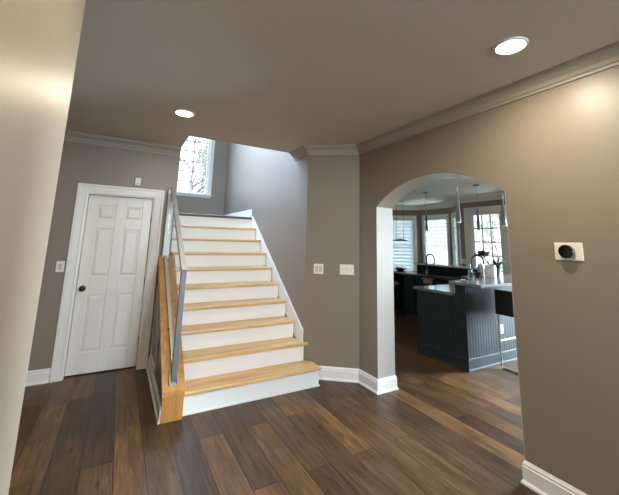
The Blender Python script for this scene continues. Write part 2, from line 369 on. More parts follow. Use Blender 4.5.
# mouldings
bm = sweep(B(), [(XR, -3.55), (XR, ya), (XB, ya), (XB, -1.5)], BASE); struct('baseboard_right', bm, TRIM)
bm = sweep(B(), [(XB, 8.4), (XB, yb), (XR, yb), (XR, 3.211), (XS + 0.02, 3.588)], BASE); struct('baseboard_arch', bm, TRIM)
bm = sweep(B(), [(-0.497, YD), (-3.05, YD)], BASE); struct('baseboard_door_wall', bm, TRIM)
bm = sweep(B(), [(0.455, 3.275), (0.455, YD - 0.02)], BASE); struct('baseboard_knee', bm, TRIM)
bm = sweep(B(), [(-0.40, 1.6), (-0.40, -3.5)][::-1][::-1], [(-o, u) for o, u in BASE][::-1]); bm.free()
bm = sweep(B(), [(-0.236, -3.5), (-0.236, 1.6), (-0.40, 1.6), (-0.40, -3.5)], [(-o, u) for o, u in BASE]); bm.free()
bm = sweep(B(), [(-0.40, -3.5), (-0.40, 1.6), (-0.236, 1.6), (-0.236, -3.5)], BASE); struct('baseboard_left', bm, TRIM)
bm = sweep(B(), [(XR, -3.55), (XR, 3.211), (XS, 3.603), (XS, YO)], CROWN, ZC); struct('trim_crown_right', bm, CROWN_DIM)
bm = sweep(B(), [(XL, YD), (-3.05, YD)], CROWN, ZC); struct('trim_crown_door_wall', bm, CROWN_DIM)
K = [(o * 1.35, u * 1.35) for o, u in CROWN]
bm = sweep(B(), [(XK, -1.5), PA, PB, PC, PD, (PD[0], 8.5), (XB, 8.5)], K, ZC); struct('trim_crown_kitchen', bm, TRIM)
bm = sweep(B(), [(XS, YO + 1.62), (XS, YBK), (XL, YBK)], [(o, u * 1.05) for o, u in BASE], ZL); struct('baseboard_landing', bm, TRIM)
# slim picture-frame moulding on the knee wall
bm = B()
for (y0, y1) in ((3.92, 4.50),):
    za, zb0, zb1 = 0.20, zk(3.92) - 0.24, zk(4.50) - 0.24
    for p, q in (((y0, za), (y1, za)), ((y1, za), (y1, zb1)), ((y1, zb1), (y0, zb0)), ((y0, zb0), (y0, za))):
        bar(bm, (0.449, p[0], p[1]), (0.449, q[0], q[1]), 0.014, 0.028, (1, 0, 0))
struct('trim_knee_panel', bm, TRIM)

# ------------------------------------------------------------------ staircase
st = empty('staircase', ((XL + XS) / 2, Y0, 0), 'straight staircase with light oak treads and white risers', 'stairs')
xl, xr = 0.625, 1.953
for i in range(10):
    y, z = Y0 + RUN * i, RISE * (i + 1)
    xe = (2.024, 1.965)[i] if i < 2 else xr
    bm = B(); box(bm, xl, xe, y + 0.025, y + 0.045, RISE * i, z - 0.034)
    if i == 0:
        box(bm, 2.004, 2.024, y + 0.045, 3.5, 0, z - 0.034)
        box(bm, xl, 2.034, y + 0.013, y + 0.025, 0, 0.016)
    build('riser', bm, RISER, st, bev=0.0015)
    bm = B()
    if i == 0: pts = [(xl, y), (2.044, y), (2.044, 3.528), (2.0, 3.56), (1.968, 3.59), (xl, 3.59)]
    elif i == 1: pts = [(xl, y), (2.012, y), (2.012, 3.566), (1.967, 3.601), (xr, 3.62), (xr, y + RUN + 0.03), (xl, y + RUN + 0.03)]
    elif i < 9: pts = [(xl, y), (xr, y), (xr, y + RUN + 0.03), (xl, y + RUN + 0.03)]
    else: pts = [(xl, y), (xr, y), (xr, y + 0.06), (xl, y + 0.06)]
    prism(bm, [(a, b, z - 0.034) for a, b in pts], (0, 0, 0.034 + (0.001 if i == 9 else 0)))
    o = build('tread' if i < 9 else 'landing_nosing', bm, OAK if i < 9 else DARKWOOD, st, bev=0.011, segs=3)
    if i == 9: o['label'] = 'dark wood landing nosing'
top = lambda y: 0.56 + 0.748 * (y - 3.668)
bm = prism(B(), [(1.954, 3.606, 0.27), (1.954, 3.606, top(3.606)), (1.954, 5.545, top(5.545) - 0.025), (1.954, 5.60, 1.925), (1.954, 5.60, 1.72)], (0.017, 0, 0))
build('skirt_board', bm, TRIM, st, bev=0.003)

# oak newel face and sloping cap over the knee wall
cp = empty('oak_stair_cap', (0.535, 3.28, 0), 'light oak cap sloping along the low stair wall down to its oak end block', 'stair cap')
build('end_block', bx(0.449, 0.624, 3.268, 3.295, 0.0, zk(3.27) - 0.038), OAKZ, cp, bev=0.003)
bm = prism(B(), [(0.441, 3.262, zk(3.262) - 0.045), (0.441, YD - 0.001, zk(YD) - 0.045), (0.441, YD - 0.001, zk(YD)), (0.441, 3.262, zk(3.262))], (0.19, 0, 0))
build('cap_rail', bm, OAKY, cp, bev=0.005)

# glass balustrade
gr = empty('glass_railing', (0.54, 3.335, zk(3.335)), 'glass stair railing with grey metal rails and steel posts on the oak cap', 'railing')
X1, X2 = 0.537, 0.515
pf0, pf1 = Vector((X1, 3.335, zk(3.335))), Vector((X1 + 0.006, 3.335, 1.228))
pb0, pb1 = Vector((X2, 4.60, zk(4.60))), Vector((X2, 4.60, 2.155))
build('front_post', bar(B(), pf0, pf1, 0.046, 0.05, (1, 0, 0)), GREYMETAL, gr, bev=0.002)
build('top_rail', bar(B(), pf1 + Vector((0, -0.012, 0)), pb1 + Vector((0.012, 0, 0)), 0.046, 0.05, (1, 0, 0)), SATIN, gr, bev=0.003)
bm = B(); bar(bm, pb0, pb1, 0.085, 0.03, (1, 0, 0)); bk = build('back_post', bm, SATIN, gr, bev=0.008, segs=3)
bm = B(); lathe(bm, [(0.0, 0.018), (0.02, 0.016), (0.031, 0.006), (0.031, -0.012), (0, -0.012)], pb1 + Vector((0, 0, 0.006)), 20); build('post_cap', bm, CHROME, bk, smooth=True)
dz = Vector((0, 0, 0.035))
build('bottom_rail', bar(B(), pf0 + dz, pb0 + dz, 0.034, 0.035, (1, 0, 0)), SATIN, gr, bev=0.003)
gx = lambda a: Vector((a.x, a.y, a.z))
bm = prism(B(), [pf0 + Vector((-0.005, 0.02, 0.05)), pb0 + Vector((-0.005, -0.03, 0.05)), pb1 + Vector((-0.005, -0.03, -0.04)), pf1 + Vector((-0.005, 0.02, -0.02))], (0.01, 0, 0))
build('glass_panel', bm, RAILGLASS, gr)
sl = math.atan(0.766)
mt = Matrix.Translation(pf0) @ Matrix.Rotation(sl, 4, 'X')
bm = B(); box(bm, -0.042, 0.042, -0.05, 0.045, 0.0, 0.006, mt); box(bm, -0.042, -0.034, -0.05, 0.045, 0.004, 0.03, mt); box(bm, 0.024, 0.034, -0.05, 0.045, 0.004, 0.03, mt)
br = build('foot_bracket', bm, SATIN, gr, bev=0.0015)
for sx, sy in ((-0.026, -0.036), (0.02, -0.036), (-0.026, 0.03), (0.02, 0.03)):
    bm = B(); lathe(bm, [(0, 0.011), (0.004, 0.011), (0.007, 0.007), (0.007, 0.005), (0, 0.005)], mt @ Vector((sx, sy, 0)), 10, Matrix.Rotation(sl, 4, 'X')); build('bolt', bm, STEEL, br, smooth=True)
for t in (0.30, 0.97):
    c = pf0.lerp(pb0, t) + Vector((-0.017, 0, 0.05))
    bm = B(); lathe(bm, [(0, 0.008), (0.011, 0.007), (0.012, 0), (0, 0)], c, 14, Matrix.Rotation(-pi / 2, 4, 'Y')); build('screw', bm, BLACKM, gr, smooth=True)

# ------------------------------------------------------------------ white six-panel door
dr = bpy.data.objects.new('door_1', None); COL.objects.link(dr); dr.location = (-0.03, YD, 0); dr['kind'] = 'structure'
x0, x1, zt = -0.372, 0.318, 2.018
yf = YD + 0.075
bm = B(); box(bm, x0, x1, yf + 0.018, yf + 0.045, 0.012, zt)
W = x1 - x0; st_w = 0.105; mid = (x0 + x1) / 2
rails = [(0.012, 0.235), (0.86, 1.06), (1.625, 1.735), (1.905, zt)]
for a, b in ((x0, x0 + st_w), (mid - 0.05, mid + 0.05), (x1 - st_w, x1)): box(bm, a, b, yf, yf + 0.018, 0.012, zt)
for c, d in rails:
    for a, b in ((x0 + st_w, mid - 0.05), (mid + 0.05, x1 - st_w)): box(bm, a, b, yf, yf + 0.018, c, d)
for (c, d) in ((0.235, 0.86), (1.06, 1.625), (1.735, 1.905)):
    for a, b in ((x0 + st_w, mid - 0.05), (mid + 0.05, x1 - st_w)):
        o = [(a + 0.012, c + 0.012), (b - 0.012, c + 0.012), (b - 0.012, d - 0.012), (a + 0.012, d - 0.012)]
        i_ = [(a + 0.042, c + 0.042), (b - 0.042, c + 0.042), (b - 0.042, d - 0.042), (a + 0.042, d - 0.042)]
        vo = [bm.verts.new((p[0], yf + 0.0179, p[1])) for p in o]; vi = [bm.verts.new((p[0], yf + 0.005, p[1])) for p in i_]
        for k in range(4): bm.faces.new((vo[k], vo[(k + 1) % 4], vi[(k + 1) % 4], vi[k]))
        bm.faces.new(vi)
build('door_panel', bm, DOORW, dr, bev=0.0035)
def casing(bm, a, b, zt, wd, y, sgn=-1):
    prof = [(0, 0), (wd, 0), (wd, -0.022), (wd * 0.82, -0.022), (wd * 0.72, -0.016), (wd * 0.25, -0.012), (wd * 0.15, -0.016), (0.0, -0.012)]
    ringA = []
    pts = [(a, 0, -1, 0), (a, zt, -1, 1), (b, zt, 1, 1), (b, 0, 1, 0)]
    rows = [[bm.verts.new((x + dx * o, y + dd, z + dzz * o)) for o, dd in prof] for x, z, dx, dzz in pts]
    n = len(prof)
    for p, q in zip(rows, rows[1:]):
        for j in range(n): bm.faces.new((p[j], p[(j + 1) % n], q[(j + 1) % n], q[j]))
    bm.faces.new(rows[0]); bm.faces.new(rows[-1][::-1])
bm = B(); casing(bm, -0.383, 0.328, 2.028, 0.108, YD); build('casing', bm, TRIM, dr)
bm = B(); box(bm, -0.385, x0 - 0.003, YD, YD + 0.13, 0, 2.03); box(bm, x1 + 0.003, 0.33, YD, YD + 0.13, 0, 2.03); box(bm, x0 - 0.003, x1 + 0.003, YD, YD + 0.13, zt + 0.003, 2.03)
build('jamb', bm, TRIM, dr)
RX = Matrix.Rotation(pi / 2, 4, 'X')
bm = B(); lathe(bm, [(0, 0.004), (0.032, 0.004), (0.034, 0.002), (0.034, -0.003), (0, -0.003)], (-0.318, yf, 0.935), 24, RX)
rs = build('rosette', bm, BRONZE, dr, smooth=True)
bm = B(); lathe(bm, [(0.011, 0), (0.011, 0.03), (0.02, 0.036), (0.029, 0.046), (0.029, 0.058), (0.02, 0.067), (0, 0.07)], (-0.318, yf, 0.935), 24, RX)
build('door_knob', bm, BRONZE, dr, smooth=True)
for hz in (0.3, 1.0, 1.75):
    bm = B(); tube(bm, [(x1 + 0.002, yf - 0.004, hz - 0.045), (x1 + 0.002, yf - 0.004, hz + 0.045)], 0.006, 10); build('hinge', bm, BRONZE, dr)

# ------------------------------------------------------------------ windows
def window(name, mtx, u0, u1, z0, z1, cols, rows, cas=0.085, depth=0.12, sill=True, muntin=0.026):
    """frame in a wall whose room face is local y=0 and outside is local -y; u along local x"""
    o = bpy.data.objects.new(name, None); COL.objects.link(o); o['kind'] = 'structure'
    o.location = mtx @ Vector(((u0 + u1) / 2, 0, z0))
    bm = B(); c = cas; t = 0.02
    for a, b, d, e in ((u0 - c, u0, z0 - c * 0.9, z1 + c), (u1, u1 + c, z0 - c * 0.9, z1 + c), (u0, u1, z1, z1 + c), (u0, u1, z0 - c * 0.9, z0)):
        box(bm, a, b, 0.0005, t, d, e, mtx)
    if sill: box(bm, u0 - c - 0.02, u1 + c + 0.02, 0.001, 0.05, z0 - 0.025, z0, mtx)
    for a, b, d, e in ((u0, u0 + 0.012, z0, z1), (u1 - 0.012, u1, z0, z1), (u0, u1, z1 - 0.012, z1), (u0, u1, z0, z0 + 0.012)): box(bm, a, b, -0.14, 0.0, d, e, mtx)
    build('casing', bm, TRIM, o, bev=0.004)
    s = 0.045; bm = B(); ya_, yb_ = -depth, -depth + 0.035
    for a, b, d, e in ((u0 + .01, u0 + s, z0, z1), (u1 - s, u1 - .01, z0, z1), (u0 + s, u1 - s, z1 - s, z1 - .01), (u0 + s, u1 - s, z0 + .01, z0 + s)): box(bm, a, b, ya_, yb_, d, e, mtx)
    sash = build('sash', bm, TRIM, o)
    bm = B()
    for i in range(1, cols):
        u = u0 + s + (u1 - u0 - 2 * s) * i / cols; box(bm, u - muntin / 2, u + muntin / 2, ya_ + 0.008, yb_ - 0.008, z0 + s, z1 - s, mtx)
    for i in range(1, rows):
        z = z0 + s + (z1 - z0 - 2 * s) * i / rows; box(bm, u0 + s, u1 - s, ya_ + 0.008, yb_ - 0.008, z - muntin / 2, z + muntin / 2, mtx)
    if cols * rows > 1: build('muntin_grid', bm, TRIM, sash)
    else: bm.free()
    build('pane', bx(u0 + s, u1 - s, ya_ + 0.015, ya_ + 0.019, z0 + s, z1 - s, mtx=mtx), GLASS, sash)
    return o
m1 = frame_m((XS, YBK), (XL, YBK))                       # room on the left of travel = local +y
window('window_1', m1 @ Matrix(), XS - 1.585, XS - 0.605, 2.50, 4.2, 3, 7, cas=0.075)
# the casing's room side is local +y for all of these
mA, mB, mC = frame_m(PA, PB), frame_m(PB, PC), frame_m(PC, PD)
window('window_2', mC, 0.21, 0.90, 0.62, 2.32, 1, 2)
window('window_3', mB, 0.16, 0.97, 0.62, 2.32, 2, 2)
window('window_4', mA, 0.36, 0.86, 0.62, 2.32, 1, 2)
mK = frame_m((XK, -1.6), PA)
window('window_5', mK, 0.7, 5.5, 0.35, 2.3, 4, 2)
window('fill_window_6', frame_m((-3.1, -3.6), (XB, -3.6)), 4.05, 5.55, 0.55, 2.35, 3, 4)  # unseen window put in to give daylight fill from behind the camera
window('window_7', frame_m((XL, YO - 0.12), (XL, YBK)) @ Matrix.Scale(-1, 4, (0, 1, 0)), 4.3 - YO + 0.12, 6.0 - YO + 0.12, 3.1, 4.8, 2, 2)

def blind(mtx, u0, u1, z0, z1, label):
    c = mtx @ Vector(((u0 + u1) / 2, -0.05, z1))
    r = empty('window_blind', c, label, 'blind', 'white slatted blinds in the kitchen bay')
    build('headrail', bx(u0 + 0.015, u1 - 0.015, -0.075, -0.02, z1 - 0.065, z1 - 0.012, mtx=mtx), TRIM, r, bev=0.003)
    bm = B(); z = z1 - 0.11; ang = math.radians(62)
    while z > z0 + 0.06:
        m = mtx @ Matrix.Translation((0, -0.048, z)) @ Matrix.Rotation(ang, 4, 'X')
        box(bm, u0 + 0.018, u1 - 0.018, -0.08, 0.08, -0.0012, 0.0012, m); z -= 0.105
    build('slats', bm, SLAT, r)
    build('bottom_rail', bx(u0 + 0.018, u1 - 0.018, -0.075, -0.025, z0 + 0.015, z0 + 0.04, mtx=mtx), TRIM, r, bev=0.003)
    bm = B()
    for u in (u0 + 0.15, u1 - 0.15): tube(bm, [mtx @ Vector((u, -0.012, z0 + 0.03)), mtx @ Vector((u, -0.012, z1 - 0.03))], 0.0015, 5)
    build('lift_cords', bm, TRIM, r)
blind(mC, 0.21, 0.90, 0.62, 2.32, 'white slatted blind behind the wide pendant, beside the arch jamb')
blind(mB, 0.16, 0.97, 0.62, 2.32, 'white slatted blind in the middle bay window above the tall sink faucet')
blind(mA, 0.36, 0.86, 0.62, 2.32, 'narrow sliver of white blind between the middle window and glazed door')

# glazed kitchen door
kd = bpy.data.objects.new('door_2', None); COL.objects.link(kd); kd.location = (XK, 4.78, 0); kd['kind'] = 'structure'
bm = B()
for a, b, d, e in ((4.24, 4.35, 0, 2.445), (5.215, 5.325, 0, 2.445), (4.35, 5.215, 2.335, 2.445)): box(bm, XK - 0.022, XK, a, b, d, e)
for a, b, d, e in ((4.35, 4.365, 0, 2.335), (5.2, 5.215, 0, 2.335), (4.365, 5.2, 2.32, 2.335)): box(bm, XK, XK + 0.14, a, b, d, e)
build('casing', bm, TRIM, kd, bev=0.004)
g0, g1, gz0, gz1 = 4.465, 5.10, 0.36, 2.255
bm = B()
for a, b, d, e in ((4.368, g0, 0.01, 2.318), (g1, 5.197, 0.01, 2.318), (g0, g1, 0.01, gz0), (g0, g1, gz1, 2.318)): box(bm, XK + 0.03, XK + 0.07, a, b, d, e)
lf = build('door_leaf', bm, TRIM, kd, bev=0.003)
bm = B()
for i in range(1, 3):
    y = g0 + (g1 - g0) * i / 3; box(bm, XK + 0.034, XK + 0.066, y - 0.016, y + 0.016, gz0, gz1)
for i in range(1, 6):
    z = gz0 + (gz1 - gz0) * i / 6; box(bm, XK + 0.034, XK + 0.066, g0, g1, z - 0.016, z + 0.016)
build('muntin_grid', bm, TRIM, lf)
build('pane', bx(XK + 0.048, XK + 0.052, g0, g1, gz0, gz1), GLASS, lf)
for hz in (0.3, 1.2, 1.98):
    bm = B(); tube(bm, [(XK + 0.024, 4.366, hz - 0.05), (XK + 0.024, 4.366, hz + 0.05)], 0.008, 10); build('hinge', bm, BLACKM, kd)
bm = B(); tube(bm, [(XK + 0.03, 5.15, 1.0), (XK - 0.03, 5.15, 1.0), (XK - 0.035, 5.04, 1.0)], 0.009, 10); build('door_handle', bm, STEEL, kd, smooth=True)

# ------------------------------------------------------------------ ceiling lights
LAMP_W = 5.5
def downlight(x, y, label, power=LAMP_W):
    r = empty('ceiling_light', (x, y, ZC), label, 'ceiling light', 'recessed ceiling lights')
    bm = B(); lathe(bm, [(0.075, -0.001), (0.078, -0.010), (0.088, -0.008), (0.094, -0.0005), (0.094, 0), (0.075, 0)], (x, y, ZC), 36)
    build('trim_ring', bm, TRIM, r, smooth=True)
    bm = B(); lathe(bm, [(0, -0.006), (0.06, -0.007), (0.076, -0.003), (0.076, 0), (0, 0)], (x, y, ZC), 36); build('lens', bm, LAMP, r, smooth=True)
    l = bpy.data.lights.new('downlight_beam', 'AREA'); l.shape = 'DISK'; l.size = 0.11; l.energy = power; l.color = (1.0, 0.90, 0.73)
    o = bpy.data.objects.new('downlight_beam', l); COL.objects.link(o); o.location = (0, 0, -0.014); o.parent = r
downlight(1.917, 1.01, 'lit recessed ceiling light near the arch wall above the thermostat')
downlight(0.41, 3.256, 'lit recessed ceiling light before the stairs and the white door', 3.4)
downlight(0.42, 1.01, 'added out-of-view recessed light warming the near left wall', 6)  # extra lamp out of view, added for the warm light on this wall

# ------------------------------------------------------------------ things on the walls
def plate_local(name, origin, d, label, cat, kind, n, wd, ht):
    """wall plate: d = along the wall (unit, plan), normal = left of d; kind rocker or toggle"""
    d = Vector((d[0], d[1], 0)).normalized(); nrm = Vector((-d.y, d.x, 0))
    m = Matrix((d, nrm, Vector((0, 0, 1)))).transposed().to_4x4(); m.translation = Vector(origin)
    r = empty(name, origin, label, cat)
    bm = bx(-wd / 2, wd / 2, 0.0005, 0.007, -ht / 2, ht / 2, mtx=m); build('plate', bm, PLATE, r, bev=0.003)
    for i in range(n):
        u = (i - (n - 1) / 2) * 0.046
        if kind == 'rocker':
            bm = B(); prism(bm, [m @ Vector(p) for p in ((u - 0.0165, 0.006, -0.033), (u - 0.0165, 0.011, -0.033), (u - 0.0165, 0.0075, 0), (u - 0.0165, 0.012, 0.033), (u - 0.0165, 0.006, 0.033))], (m.to_3x3() @ Vector((0.033, 0, 0))))
            build('rocker', bm, ROCK, r)
        else:
            bm = B(); box(bm, u - 0.005, u + 0.005, 0.006, 0.009, -0.012, 0.012, m)
            prism(bm, [m @ Vector(p) for p in ((u - 0.0035, 0.008, -0.006), (u - 0.0035, 0.008, 0.006), (u - 0.0035, 0.020, 0.012), (u - 0.0035, 0.020, 0.006))], (m.to_3x3() @ Vector((0.007, 0, 0))))
            build('toggle', bm, ROCK, r)
    return r
dA = (XS - XR, 3.603 - 3.211)
plate_local('light_switch', (2.098, 3.505, 1.212), dA, 'square white two-rocker switch plate beside the staircase', 'light switch', 'rocker', 2, 0.116, 0.116)
plate_local('light_switch', (2.365, 3.300, 1.215), dA, 'wide white three-toggle switch plate beside the arch', 'light switch', 'toggle', 3, 0.165, 0.118)
plate_local('light_switch', (-0.545, YD, 1.19), (-1, 0), 'small white single switch plate left of the white door', 'light switch', 'rocker', 1, 0.076, 0.118)
plate_local('light_switch', (XK, 5.40, 1.15), (0, 1), 'pale switch plate on the kitchen wall beside the glazed door', 'light switch', 'toggle', 2, 0.116, 0.118)
sn = empty('door_chime', (0.118, YD, 2.215), 'small white plastic box on the wall above the white door', 'wall sensor')
build('housing', bx(0.087, 0.149, YD - 0.026, YD - 0.0005, 2.165, 2.265), PLATE, sn, bev=0.006)
build('indicator', bx(0.108, 0.128, YD - 0.0275, YD - 0.0262, 2.185, 2.192), GREYMETAL, sn)
th_ = empty('thermostat', (XR, 1.058, 1.508), 'round black thermostat on a white rectangular plate on the right wall', 'thermostat')
build('backplate', bx(XR - 0.008, XR - 0.0005, 0.980, 1.136, 1.452, 1.564), PLATE, th_, bev=0.004)
RY = Matrix.Rotation(-pi / 2, 4, 'Y')
bm = B(); lathe(bm, [(0, 0.0), (0.036, 0.0), (0.040, 0.004), (0.041, 0.022), (0.038, 0.026), (0, 0.026)], (XR - 0.008, 1.060, 1.508), 36, RY); build('ring', bm, GREYMETAL, th_, smooth=True)
bm = B(); lathe(bm, [(0, 0.0262), (0.041, 0.0262), (0.0415, 0.030), (0.038, 0.034), (0.02, 0.036), (0, 0.0365)], (XR - 0.008, 1.060, 1.508), 36, RY); build('display', bm, BLACK, th_, smooth=True)

# ------------------------------------------------------------------ kitchen: near peninsula
def bead(bm, x0, x1, z0, z1, mtx, pitch=0.055, th=0.008):
    n = max(1, round((x1 - x0) / pitch)); p = (x1 - x0) / n
    for i in range(n):
        a, b = x0 + i * p, x0 + (i + 1) * p
        prism(bm, [mtx @ Vector(v) for v in ((a + 0.0005, 0, z0), (b - 0.0005, 0, z0), (b - 0.0005, th * 0.35, z0), (b - 0.0045, th, z0), (a + 0.0045, th, z0), (a + 0.0005, th * 0.35, z0))], (0, 0, z1 - z0))
PX, PY, PYB, PXE = 3.905, 2.862, 3.675, 6.2
pn = empty('kitchen_peninsula', (PX, PY, 0), 'slate grey beadboard kitchen peninsula with a raised bar side', 'kitchen peninsula')
build('carcass', bx(PX + 0.012, PXE, 3.02, PYB, 0.001, 0.872), CAB, pn)
build('bar_wall', bx(PX + 0.012, PXE, PY + 0.012, 3.02, 0.001, 1.022), CAB, pn)
mS = frame_m((PXE, PY + 0.012), (PX, PY + 0.012)); mS2 = frame_m((PX + 0.012, PYB), (PX + 0.012, PY)); 
# beads face away from the carcass: local +y is left of travel
mS = frame_m((PXE, PY + 0.012), (PX, PY + 0.012)); Lb = PXE - PX
bm = B(); bead(bm, 0, Lb, 0.1, 1.022, mS); build('beadboard_front', bm, CAB, pn)
mE = frame_m((PX + 0.012, PYB), (PX + 0.012, PY)) @ Matrix.Scale(-1, 4, (0, 1, 0))
bm = B(); bead(bm, 0, PYB - 3.02, 0.1, 0.872, mE); bead(bm, PYB - 3.02, PYB - PY, 0.1, 1.022, mE); build('beadboard_end', bm, CAB, pn)
bm = sweep(B(), [(PXE, PY + 0.004), (PX + 0.004, PY + 0.004), (PX + 0.004, PYB)][::-1], [(-0.0, 0), (0.024, 0), (0.024, 0.012), (0.014, 0.024), (0.014, 0.13), (0.008, 0.142), (0, 0.142)]) if False else sweep(B(), [(PX + 0.004, PYB), (PX + 0.004, PY + 0.004), (PXE, PY + 0.004)], [(-0.0, 0), (-0.024, 0), (-0.024, 0.012), (-0.014, 0.024), (-0.014, 0.13), (-0.008, 0.142), (0, 0.142)])
build('base_trim', bm, CAB, pn)
ou = build('outlet_plate', bx(4.595, 4.665, PY - 0.004, PY + 0.004, 0.365, 0.48), PLATE, pn, bev=0.002); ou['label'] = 'white outlet plate'
for zz in (0.395, 0.445): build('socket', bx(4.612, 4.648, PY - 0.007, PY - 0.004, zz - 0.014, zz + 0.014), TRIM, ou, bev=0.003)
bm = prism(B(), [(PX - 0.03, 3.022, 0.874), (PXE, 3.022, 0.874), (PXE, 3.72, 0.874), (PX - 0.03, 3.72, 0.874)], (0, 0, 0.036))
tag(build('granite_worktop', bm, STONE, bev=0.006), 'lower grey granite worktop shining at the near end of the peninsula', 'worktop')
bm = prism(B(), [(PX - 0.06, 2.60, 1.024), (PXE, 2.60, 1.024), (PXE, 3.50, 1.024), (4.70, 3.50, 1.024), (4.36, 3.065, 1.024), (PX - 0.06, 3.065, 1.024)], (0, 0, 0.038))
tag(build('granite_bar_top', bm, STONE, bev=0.008, segs=3), 'raised grey granite bar top carrying the white vase and potted plant', 'bar top')

# bar stool at the raised bar
bs = empty('bar_stool', (4.62, 2.52, 0), 'boxy black bar stool with a chrome sled frame, half hidden by the arch edge', 'bar stool')
for x in (4.385, 4.86):
    bm = tube(B(), [(x, 2.735, 0.66), (x, 2.735, 0.03), (x, 2.72, 0.013), (x, 2.30, 0.013), (x, 2.285, 0.03), (x, 2.285, 0.66)], 0.011, 10)
    build('sled_runner', bm, CHROME, bs, smooth=True)
bm = B(); tube(bm, [(4.385, 2.735, 0.335), (4.86, 2.735, 0.335)], 0.011, 10); build('foot_rail', bm, CHROME, bs, smooth=True)
build('seat', bx(4.372, 4.873, 2.28, 2.76, 0.66, 0.76), BLACKM, bs, bev=0.02, segs=3)
for a, b in ((4.352, 4.40), (4.845, 4.893)):
    build('armrest', bx(a, b, 2.262, 2.76, 0.66, 0.965), BLACKM, bs, bev=0.012, segs=3)
build('backrest', bx(4.352, 4.893, 2.235, 2.285, 0.66, 0.97), BLACKM, bs, bev=0.012, segs=3)
for x in (4.376, 4.869): build('arm_edge', bx(x - 0.006, x + 0.006, 2.27, 2.75, 0.9655, 0.972), CHROME, bs)

# ------------------------------------------------------------------ kitchen: far sink counter
sc_ = empty('sink_cabinet', (5.7, 4.85, 0), 'black base cabinet run under the far counter by the bay', 'cabinet')
CY0, CY1 = 4.05, 5.47
build('body', bx(5.42, 5.995, CY0, CY1, 0.09, 0.885), CABD, sc_)
build('toe_kick', bx(5.48, 5.97, CY0, CY1, 0.0, 0.09), BLACKM, sc_)
for a, b in ((5.12, 5.46), (4.92, 5.11)):
    d = build('cabinet_door', bx(5.40, 5.419, a + 0.004, b - 0.004, 0.11, 0.86), CABD, sc_, bev=0.004)
    bm = tube(B(), [(5.399, b - 0.04, 0.66), (5.372, b - 0.04, 0.665), (5.372, b - 0.04, 0.775), (5.399, b - 0.04, 0.78)], 0.005, 8); build('handle', bm, BLACKM, d, smooth=True)
dw = build('dishwasher_front', bx(5.392, 5.419, 4.07, 4.60, 0.11, 0.86), BLACK, sc_, bev=0.02, segs=4)
tr = build('towel_bar', tube(B(), [(5.40, 4.62, 0.86), (5.365, 4.62, 0.86), (5.365, 4.90, 0.86), (5.40, 4.90, 0.86)], 0.006, 8), STEEL, sc_, smooth=True)
bm = B()
pts = []
for i in range(13):
    y = 4.645 + 0.215 * i / 12; pts.append((y, 0.004 * sin(i * 1.7)))
for (dx, z0, z1) in ((-0.012, 0.77, 0.87), (0.012, 0.80, 0.87)):
    for (ya_, oa), (yb_, ob) in zip(pts, pts[1:]):
        prism(bm, [(5.365 + dx + oa, ya_, z0), (5.365 + dx + ob, yb_, z0), (5.365 + dx + ob * .3, yb_, z1), (5.365 + dx + oa * .3, ya_, z1)], (0.003, 0, 0))
box(bm, 5.352, 5.38, 4.645, 4.86, 0.868, 0.872)
tag(build('hand_towel', bm, mat('tan_towel', srgb(150, 122, 98), 0.9, noise=0.15, nscale=40)), 'tan hand towel folded over the rail of the black far cabinets', 'towel')
bm = B(); prism(bm, [(5.38, CY0 - 0.02, 0.887), (5.995, CY0 - 0.02, 0.887), (5.995, 6.3, 0.887), (5.38, 6.3, 0.887)], (0, 0, 0.036))
build_o = tag(build('dark_worktop', bm, STONED, bev=0.005), 'long dark stone worktop in front of the bay windows', 'worktop')
lg = empty('counter_support', (5.7, 6.2, 0), 'dark panel holding up the far end of the dark worktop', 'support panel')
build('panel', bx(5.45, 5.98, 6.2, 6.26, 0.0, 0.886), CABD, lg); build('back_panel', bx(5.94, 5.98, 5.475, 6.199, 0.0, 0.886), CABD, lg)
lw = empty('raised_ledge', (6.07, 4.9, 0), 'dark raised ledge wall with stone top paled as window reflection behind the far sink', 'ledge')
build('ledge_wall', bx(6.0, 6.12, CY0, 5.62, 0.0, 1.075), CABD, lw)
build('ledge_top', bx(5.975, 6.33, CY0 - 0.03, 5.65, 1.076, 1.112), mat('ledge_stone_glare', srgb(196, 200, 204), 0.15, noise=0.05, nscale=30), lw, bev=0.006)  # stone lightened in colour to stand in for the bright window's reflection

def faucet(base, d, hgt, rad, label):
    d = Vector(d).normalized(); b = Vector(base)
    r = empty('kitchen_faucet', base, label, 'faucet')
    bm = B(); lathe(bm, [(0, 0), (0.028, 0), (0.028, 0.01), (0.02, 0.018), (0.017, 0.07), (0, 0.07)], b, 18); build('base', bm, STEEL, r, smooth=True)
    pts = [b + Vector((0, 0, 0.06)), b + Vector((0, 0, hgt - rad))]
    for i in range(1, 13):
        a = pi * i / 12; pts.append(b + d * (rad - rad * cos(a)) + Vector((0, 0, hgt - rad + rad * sin(a))))
    pts.append(b + d * 2 * rad + Vector((0, 0, hgt - rad - 0.05)))
    build('spout', tube(B(), pts, 0.016, 12), DARKSTEEL, r, smooth=True)
    e = pts[-1]; bm = B(); lathe(bm, [(0, 0.0), (0.017, 0.0), (0.017, -0.06), (0.013, -0.07), (0, -0.07)], e, 16); build('spray_head', bm, STEEL, r, smooth=True)
    n = Vector((-d.y, d.x, 0)); bm = tube(B(), [b + Vector((0, 0, 0.05)), b + n * 0.03 + Vector((0, 0, 0.055)), b + n * 0.06 + Vector((0, 0, 0.10))], 0.007, 8); build('lever', bm, STEEL, r, smooth=True)
faucet((5.85, 5.20, 0.9235), (0.35, -0.94, 0), 0.40, 0.085, 'tall curved faucet on the dark worktop below the middle bay window')
